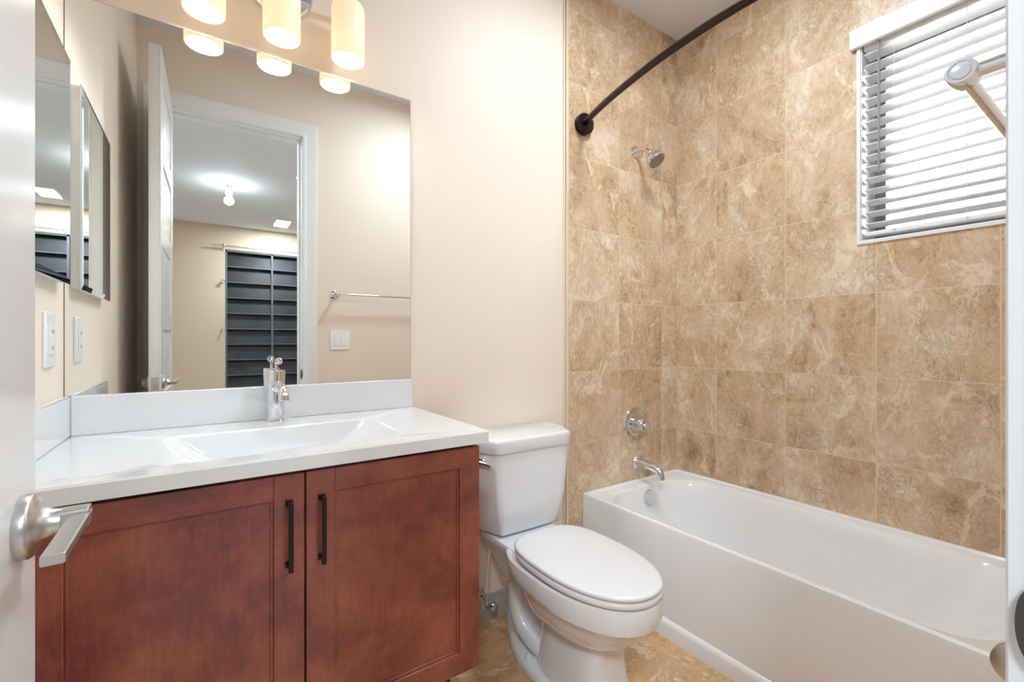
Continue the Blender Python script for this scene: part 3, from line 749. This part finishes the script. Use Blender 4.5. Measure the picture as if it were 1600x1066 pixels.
loft(bm, [egg(.146, 1.250, .802, ZR-.002), egg(.146, 1.250, .802, ZR+.030)], cap0=True, cap1=True); obj('seat_gap_core', bm, simple('shadow_grey_gap_core', (150, 150, 150), .6), to)  # solid core in shade grey, darkens the slits between lid, seat and rim
bm = bmesh.new()
for s in (-1, 1):
    lathe(bm, [(0, 0), (.013, 0), (.013, .022), (.010, .026), (0, .027)], (TCX-.005+s*.075, 1.282, ZR), (0, 0, 1), 20)
tube(bm, [(TCX-.095, 1.281, ZR+.018), (TCX+.085, 1.281, ZR+.018)], .008, 14)
obj('seat_hinge', bm, M['seat'], to, ang=40)

# bowl with rim band, hollow under it, and pedestal
def mixring(a, c_, t__): return [tuple(p*(1-t__)+q_*t__ for p, q_ in zip(u1, u2)) for u1, u2 in zip(a, c_)]
bm = bmesh.new()
def ped(w_, yb__, yf, z, pw=2.6, bw=1.0, n=48, cx=TCX+.010):
    out = []; ym = yb__-(yb__-yf)*.55
    for i in range(n):
        a = 2*PI*i/n; c_, s_ = math.cos(a), math.sin(a); e = 2/(3.4 if s_ >= 0 else pw)
        x = w_*math.copysign(abs(c_)**e, c_); y = ym+((yb__-ym) if s_ >= 0 else (ym-yf))*math.copysign(abs(s_)**e, s_)
        if s_ > 0: x *= 1-(1-bw)*s_
        out.append((cx+x, y, z))
    return out
rings = [egg(.150, 1.30, .800, ZR-.004, back=.8), egg(.163, 1.32, .788, ZR, back=.8), egg(.1695, 1.33, .780, ZR-.005, back=.8), egg(.1715, 1.33, .777, ZR-.020, back=.8),
         egg(.170, 1.32, .779, ZR-.050, back=.75), egg(.166, 1.30, .784, ZR-.066, back=.72), egg(.156, 1.28, .796, ZR-.073, back=.7),
         egg(.150, 1.26, .806, ZR-.078, back=.7), egg(.143, 1.25, .823, ZR-.105, back=.7), egg(.128, 1.24, .853, ZR-.140, back=.75), egg(.108, 1.24, .890, ZR-.168, back=.9),
         ped(.078, 1.22, .930, ZR-.190, 3.0), ped(.079, 1.22, .938, ZR-.215, 3.6), ped(.084, 1.22, .936, ZR-.26, 3.8), ped(.092, 1.23, .926, ZR-.33, 4), ped(.099, 1.24, .918, .018, 4.2), ped(.101, 1.24, .915, .006, 4.2), ped(.099, 1.24, .917, 0, 4.2)]
loft(bm, rings, cap0=True, cap1=True)
obj('bowl', bm, M['porcelain'], to, ang=42)
# deck joining bowl and tank
bm = bmesh.new()
def deck(w0, y_f, y_b, z, r=.03): return at_z(rr(TCX-w0, TCX+w0, y_f, y_b, r, 5), z)
loft(bm, [deck(.075, 1.30, 1.44, ZR-.16), deck(.105, 1.24, 1.47, ZR-.07), deck(.125, 1.22, 1.495, ZR-.028), deck(.132, 1.22, 1.50, ZR-.006), deck(.128, 1.22, 1.495, ZR+.0015)], cap0=True, cap1=True)
obj('tank_deck', bm, M['porcelain'], to, ang=50)
# trapway visible on the flank, both sides in one casting
bm = bmesh.new()
pts = smooth_path([(TCX+.01, 1.20, ZR-.14), (TCX+.01, 1.28, ZR-.09), (TCX+.01, 1.355, ZR-.10), (TCX+.01, 1.385, ZR-.17), (TCX+.01, 1.375, ZR-.26), (TCX+.01, 1.33, ZR-.325), (TCX+.01, 1.27, .06)], 6)
rs = [.056+.010*math.sin(PI*i/(len(pts)-1)) for i in range(len(pts))]
tube(bm, pts, rs, 24)
for s in (-1, 1):
    p2 = smooth_path([(TCX+.01+s*.040, 1.36, ZR-.10), (TCX+.01+s*.050, 1.36, ZR-.20), (TCX+.01+s*.054, 1.335, ZR-.29), (TCX+.01+s*.055, 1.27, .080), (TCX+.01+s*.045, 1.19, .060)], 6)
    tube(bm, p2, [.030, .030, .030, .031, .032]+[.033]*(len(p2)-8)+[.030, .026, .020], 20)
obj('trapway', bm, M['porcelain'], to, ang=60)
bm = bmesh.new()
loft(bm, [ped(.116, 1.425, 1.00, .0, 3, .62), ped(.118, 1.428, .998, .006, 3, .62), ped(.117, 1.426, 1.00, .026, 3, .62), ped(.110, 1.418, 1.008, .034, 3, .62), ped(.06, 1.37, 1.05, .040, 3, .62)], cap0=True, cap1=True)
obj('foot_flange', bm, M['porcelain'], to, ang=50)
for s in (-1, 1):
    bm = bmesh.new(); lathe(bm, [(.013, 0), (.013, .008), (.010, .016), (.004, .020), (0, .0205)], (TCX+.010+s*.092, 1.235, .032), (0, 0, 1), 22)
    obj('bolt_cap', bm, M['seat'], to, ang=50)

bm = bmesh.new()
loft(bm, [rr3 for rr3 in (at_z(rr(TCX-.045, TCX+.065, 1.12, 1.44, .03, 5), .01), at_z(rr(TCX-.045, TCX+.065, 1.12, 1.44, .03, 5), ZR-.20), at_z(rr(TCX-.05, TCX+.06, 1.16, 1.42, .03, 5), ZR-.06))], cap0=True, cap1=True)
obj('pedestal_web', bm, M['porcelain'], to, ang=50)

# supply stop and hose
sv = thing('water_supply_valve', 'chrome angle stop with cream supply hose behind the toilet', 'valve', (.905, YB, .12))
vx_, vy_, vz_ = .905, 1.492, E-1.004
bm = bmesh.new()
lathe(bm, [(0, 0), (.024, 0), (.024, .002), (.012, .007), (.0075, .008), (.0075, .05), (0, .05)], (vx_, YB-.010, vz_), (0, -1, 0), 24)
lathe(bm, [(0, -.016), (.010, -.016), (.011, -.010), (.011, .012), (.009, .014), (.009, .030), (0, .030)], (vx_, vy_, vz_), (0, 0, 1), 20)
tube(bm, [(vx_, vy_, vz_), (vx_+.004, vy_-.028, vz_-.004)], .006, 12)
obj('valve_body', bm, M['chrome'], sv, ang=40)
bm = bmesh.new(); hc = Vector((vx_+.005, vy_-.034, vz_-.006))
lathe(bm, [(0, 0), (.008, 0), (.016, .004), (.0185, .008), (.016, .012), (.006, .014), (0, .014)], hc, (.15, -1, -.1), 24)
obj('valve_handle', bm, M['chrome'], sv, ang=40)
bm = bmesh.new()
tube(bm, smooth_path([(vx_, vy_, vz_+.028), (vx_+.001, vy_-.002, vz_+.10), (vx_+.003, vy_-.012, vz_+.19), (vx_+.004, vy_-.018, TB-.028)], 6), .0062, 14)
obj('supply_hose', bm, M['hose'], sv)
bm = bmesh.new(); lathe(bm, [(0, 0), (.014, 0), (.016, .006), (.016, .022), (.012, .028), (0, .030)], (vx_+.004, vy_-.018, TB-.030), (0, 0, 1), 18)
obj('coupling_nut', bm, M['seat'], sv, ang=40)

# stone skirting between vanity and tile
struct('baseboard_back', B(V1+.001, TX-.013, YB-.011, YB, 0, .103), M['slate'], 'grey stone skirting tile behind the toilet', 'baseboard', bevel=.0015)

# ------------------------------------------------------------------ bedroom seen in the mirror
bx_, by_ = .222, -2.52
bp = thing('ceiling_light', 'bare bulb in a round porcelain holder on the bedroom ceiling', 'ceiling light', (bx_, by_, ZC))
bm = bmesh.new(); lathe(bm, [(0, 0), (.065, 0), (.066, .006), (.058, .018), (.030, .026), (.026, .050), (0, .050)], (bx_, by_, ZC), (0, 0, -1), 36); obj('lamp_holder', bm, M['plate'], bp, ang=40)
bm = bmesh.new(); lathe(bm, [(0, .046), (.014, .050), (.018, .065), (.030, .085), (.033, .102), (.026, .122), (.012, .132), (0, .134)], (bx_, by_, ZC), (0, 0, -1), 28); obj('bulb', bm, M['bedbulb'], bp)
lamp('bedroom_lamp', 'POINT', (bx_, by_, ZC-.18), P_BED, NEUT, radius=.045)
# unseen ceiling spot added outside the doorway as fill for the bathroom
sx_, sy_ = -.72, -.95; aim = (Vector((1.45, 1.25, .75))-Vector((sx_, sy_, ZC-.13))).normalized()
s_ = thing('added_fill_spot', 'added unseen ceiling spotlight outside the doorway, filling the bathroom with light', 'ceiling light', (sx_, sy_, ZC))
bm = bmesh.new(); lathe(bm, [(0, 0), (.05, 0), (.05, .012), (.012, .016), (.010, .07), (0, .07)], (sx_, sy_, ZC), (0, 0, -1), 30); obj('mount', bm, M['plate'], s_, ang=40)
c_ = Vector((sx_, sy_, ZC-.10))
bm = bmesh.new(); lathe(bm, [(0, -.07), (.03, -.07), (.05, -.05), (.055, .03), (.052, .03), (.048, -.03), (0, -.035)], c_, aim, 36); obj('spot_head', bm, M['plate'], s_, ang=40)
ls = lamp('fill_spot_lamp', 'SPOT', c_+aim*.035, P_SPOT_FILL, NEUT, radius=.24)
ls.data.spot_size = math.radians(110); ls.data.spot_blend = 1.0; ls.rotation_euler = aim.to_track_quat('-Z', 'Y').to_euler()
for nm, (cx, cy) in (('added glowing square for a reflected bright patch far back on the bedroom ceiling', (.915, -3.99)), ('added glowing square for a reflected bright patch near the doorway on the bedroom ceiling', (.86, -1.72))):
    s_ = thing('ceiling_glow_patch', nm, 'ceiling light', (cx, cy, ZC), 'glowing patches on the bedroom ceiling')  # bright reflections on the ceiling, built as glowing squares
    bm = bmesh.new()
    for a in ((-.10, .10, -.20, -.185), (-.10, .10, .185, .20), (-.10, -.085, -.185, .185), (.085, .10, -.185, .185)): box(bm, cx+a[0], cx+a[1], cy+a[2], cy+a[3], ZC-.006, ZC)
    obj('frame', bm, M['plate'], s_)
    obj('glow_face', B(cx-.085, cx+.085, cy-.185, cy+.185, ZC-.004, ZC), M['panel'], s_, smooth=False)
    lamp('glow_patch_lamp', 'AREA', (cx, cy, ZC-.012), P_PATCH, NEUT, size=.17, size_y=.37)  # lamp added under each glowing square to lighten the bedroom
# unseen ceiling light added above the tub side to brighten the bathroom
cl = thing('added_ceiling_light', 'added unseen round white ceiling light brightening the bathroom', 'ceiling light', (1.28, .74, ZC))
bm = bmesh.new(); lathe(bm, [(0, 0), (.165, 0), (.168, .010), (.160, .022), (.150, .024), (0, .020)], (1.28, .74, ZC), (0, 0, -1), 48); obj('trim_ring', bm, M['plate'], cl)
bm = bmesh.new(); lathe(bm, [(.149, .024), (.12, .034), (.06, .042), (0, .044)], (1.28, .74, ZC), (0, 0, -1), 48); obj('lens', bm, M['panel'], cl)
la = lamp('ceiling_fill_lamp', 'AREA', (1.28, .74, ZC-.050), P_CEIL_FILL, NEUT, size=.30); la.data.shape = 'DISK'

# dark window with its slatted blind, curtain rod and hooks
bm = bmesh.new()
fx0, fx1, fz0, fz1, mull = FWX0, FWX1, .02, FWZ1, .858
for (a, b_) in ((fx0, fx0+.022), (mull-.013, mull+.013), (fx1-.022, fx1)): box(bm, a, b_, BY0-.05, BY0+.004, fz0, fz1)
box(bm, fx0, fx1, BY0-.05, BY0+.004, fz1-.02, fz1)
struct('window_2', bm, M['louver_edge'], 'dark bedroom window in two bays, seen in the mirror', 'window', bevel=.001)
ORG['window_2'] = Vector()
obj('pane', B(fx0, fx1, BY0-.098, BY0-.094, fz0, fz1), M['void'], bpy.data.objects['window_2'], smooth=False)
ws = thing('slatted_shade', 'dark wide-slat shade filling the bedroom window, seen in the mirror', 'blind', ((fx0+fx1)/2, BY0, fz0))
for xa, xb in ((fx0+.022, mull-.013), (mull+.013, fx1-.022)):
    bm = bmesh.new(); z = fz1-.018; n_ = 11; ph = .2255
    for i in range(n_):
        z1_, z0_ = z-i*ph, z-(i+1)*ph
        if z0_ < fz0: break
        v4 = [(xa, BY0-.075, z1_), (xb, BY0-.075, z1_), (xb, BY0-.018, z0_+.018), (xa, BY0-.018, z0_+.018)]
        v5 = [(x, y-.006, zz) for x, y, zz in v4]
        loft(bm, [v5, v4], cap0=True, cap1=True)
        box(bm, xa, xb, BY0-.075, BY0-.010, z0_+.006, z0_+.018, 1)
    obj('slats', bm, [M['louver'], M['louver_edge']], ws, smooth=False)
rd = thing('window_curtain_rod', 'thin metal curtain rod above the dark bedroom window', 'curtain rod', (.85, BY0, E+1.36))
bm = bmesh.new(); tube(bm, [(.10, BY0+.075, E+1.352), (1.62, BY0+.075, E+1.352)], .010, 14); obj('rod', bm, M['nickel'], rd)
for x in (.245, 1.5):
    bm = bmesh.new(); box(bm, x-.010, x+.010, BY0, BY0+.008, E+1.28, E+1.40); box(bm, x-.006, x+.006, BY0, BY0+.085, E+1.335, E+1.342); box(bm, x-.006, x+.006, BY0+.062, BY0+.088, E+1.335, E+1.372)
    obj('bracket', bm, M['nickel'], rd, bevel=.001)
for zz, w_ in ((.845, 'upper'), (.142, 'lower')):
    bm = bmesh.new(); lathe(bm, [(0, 0), (.020, 0), (.020, .004), (.007, .008), (.007, .030), (.022, .034), (.026, .044), (.018, .052), (0, .053)], (.225, BY0, E+zz), (0, 1, 0), 24)
    tag(obj('curtain_holdback', bm, M['chrome'], ang=40), w_+' bright round knob on the wall left of the dark bedroom window', 'curtain holdback', 'knobs beside the bedroom window')
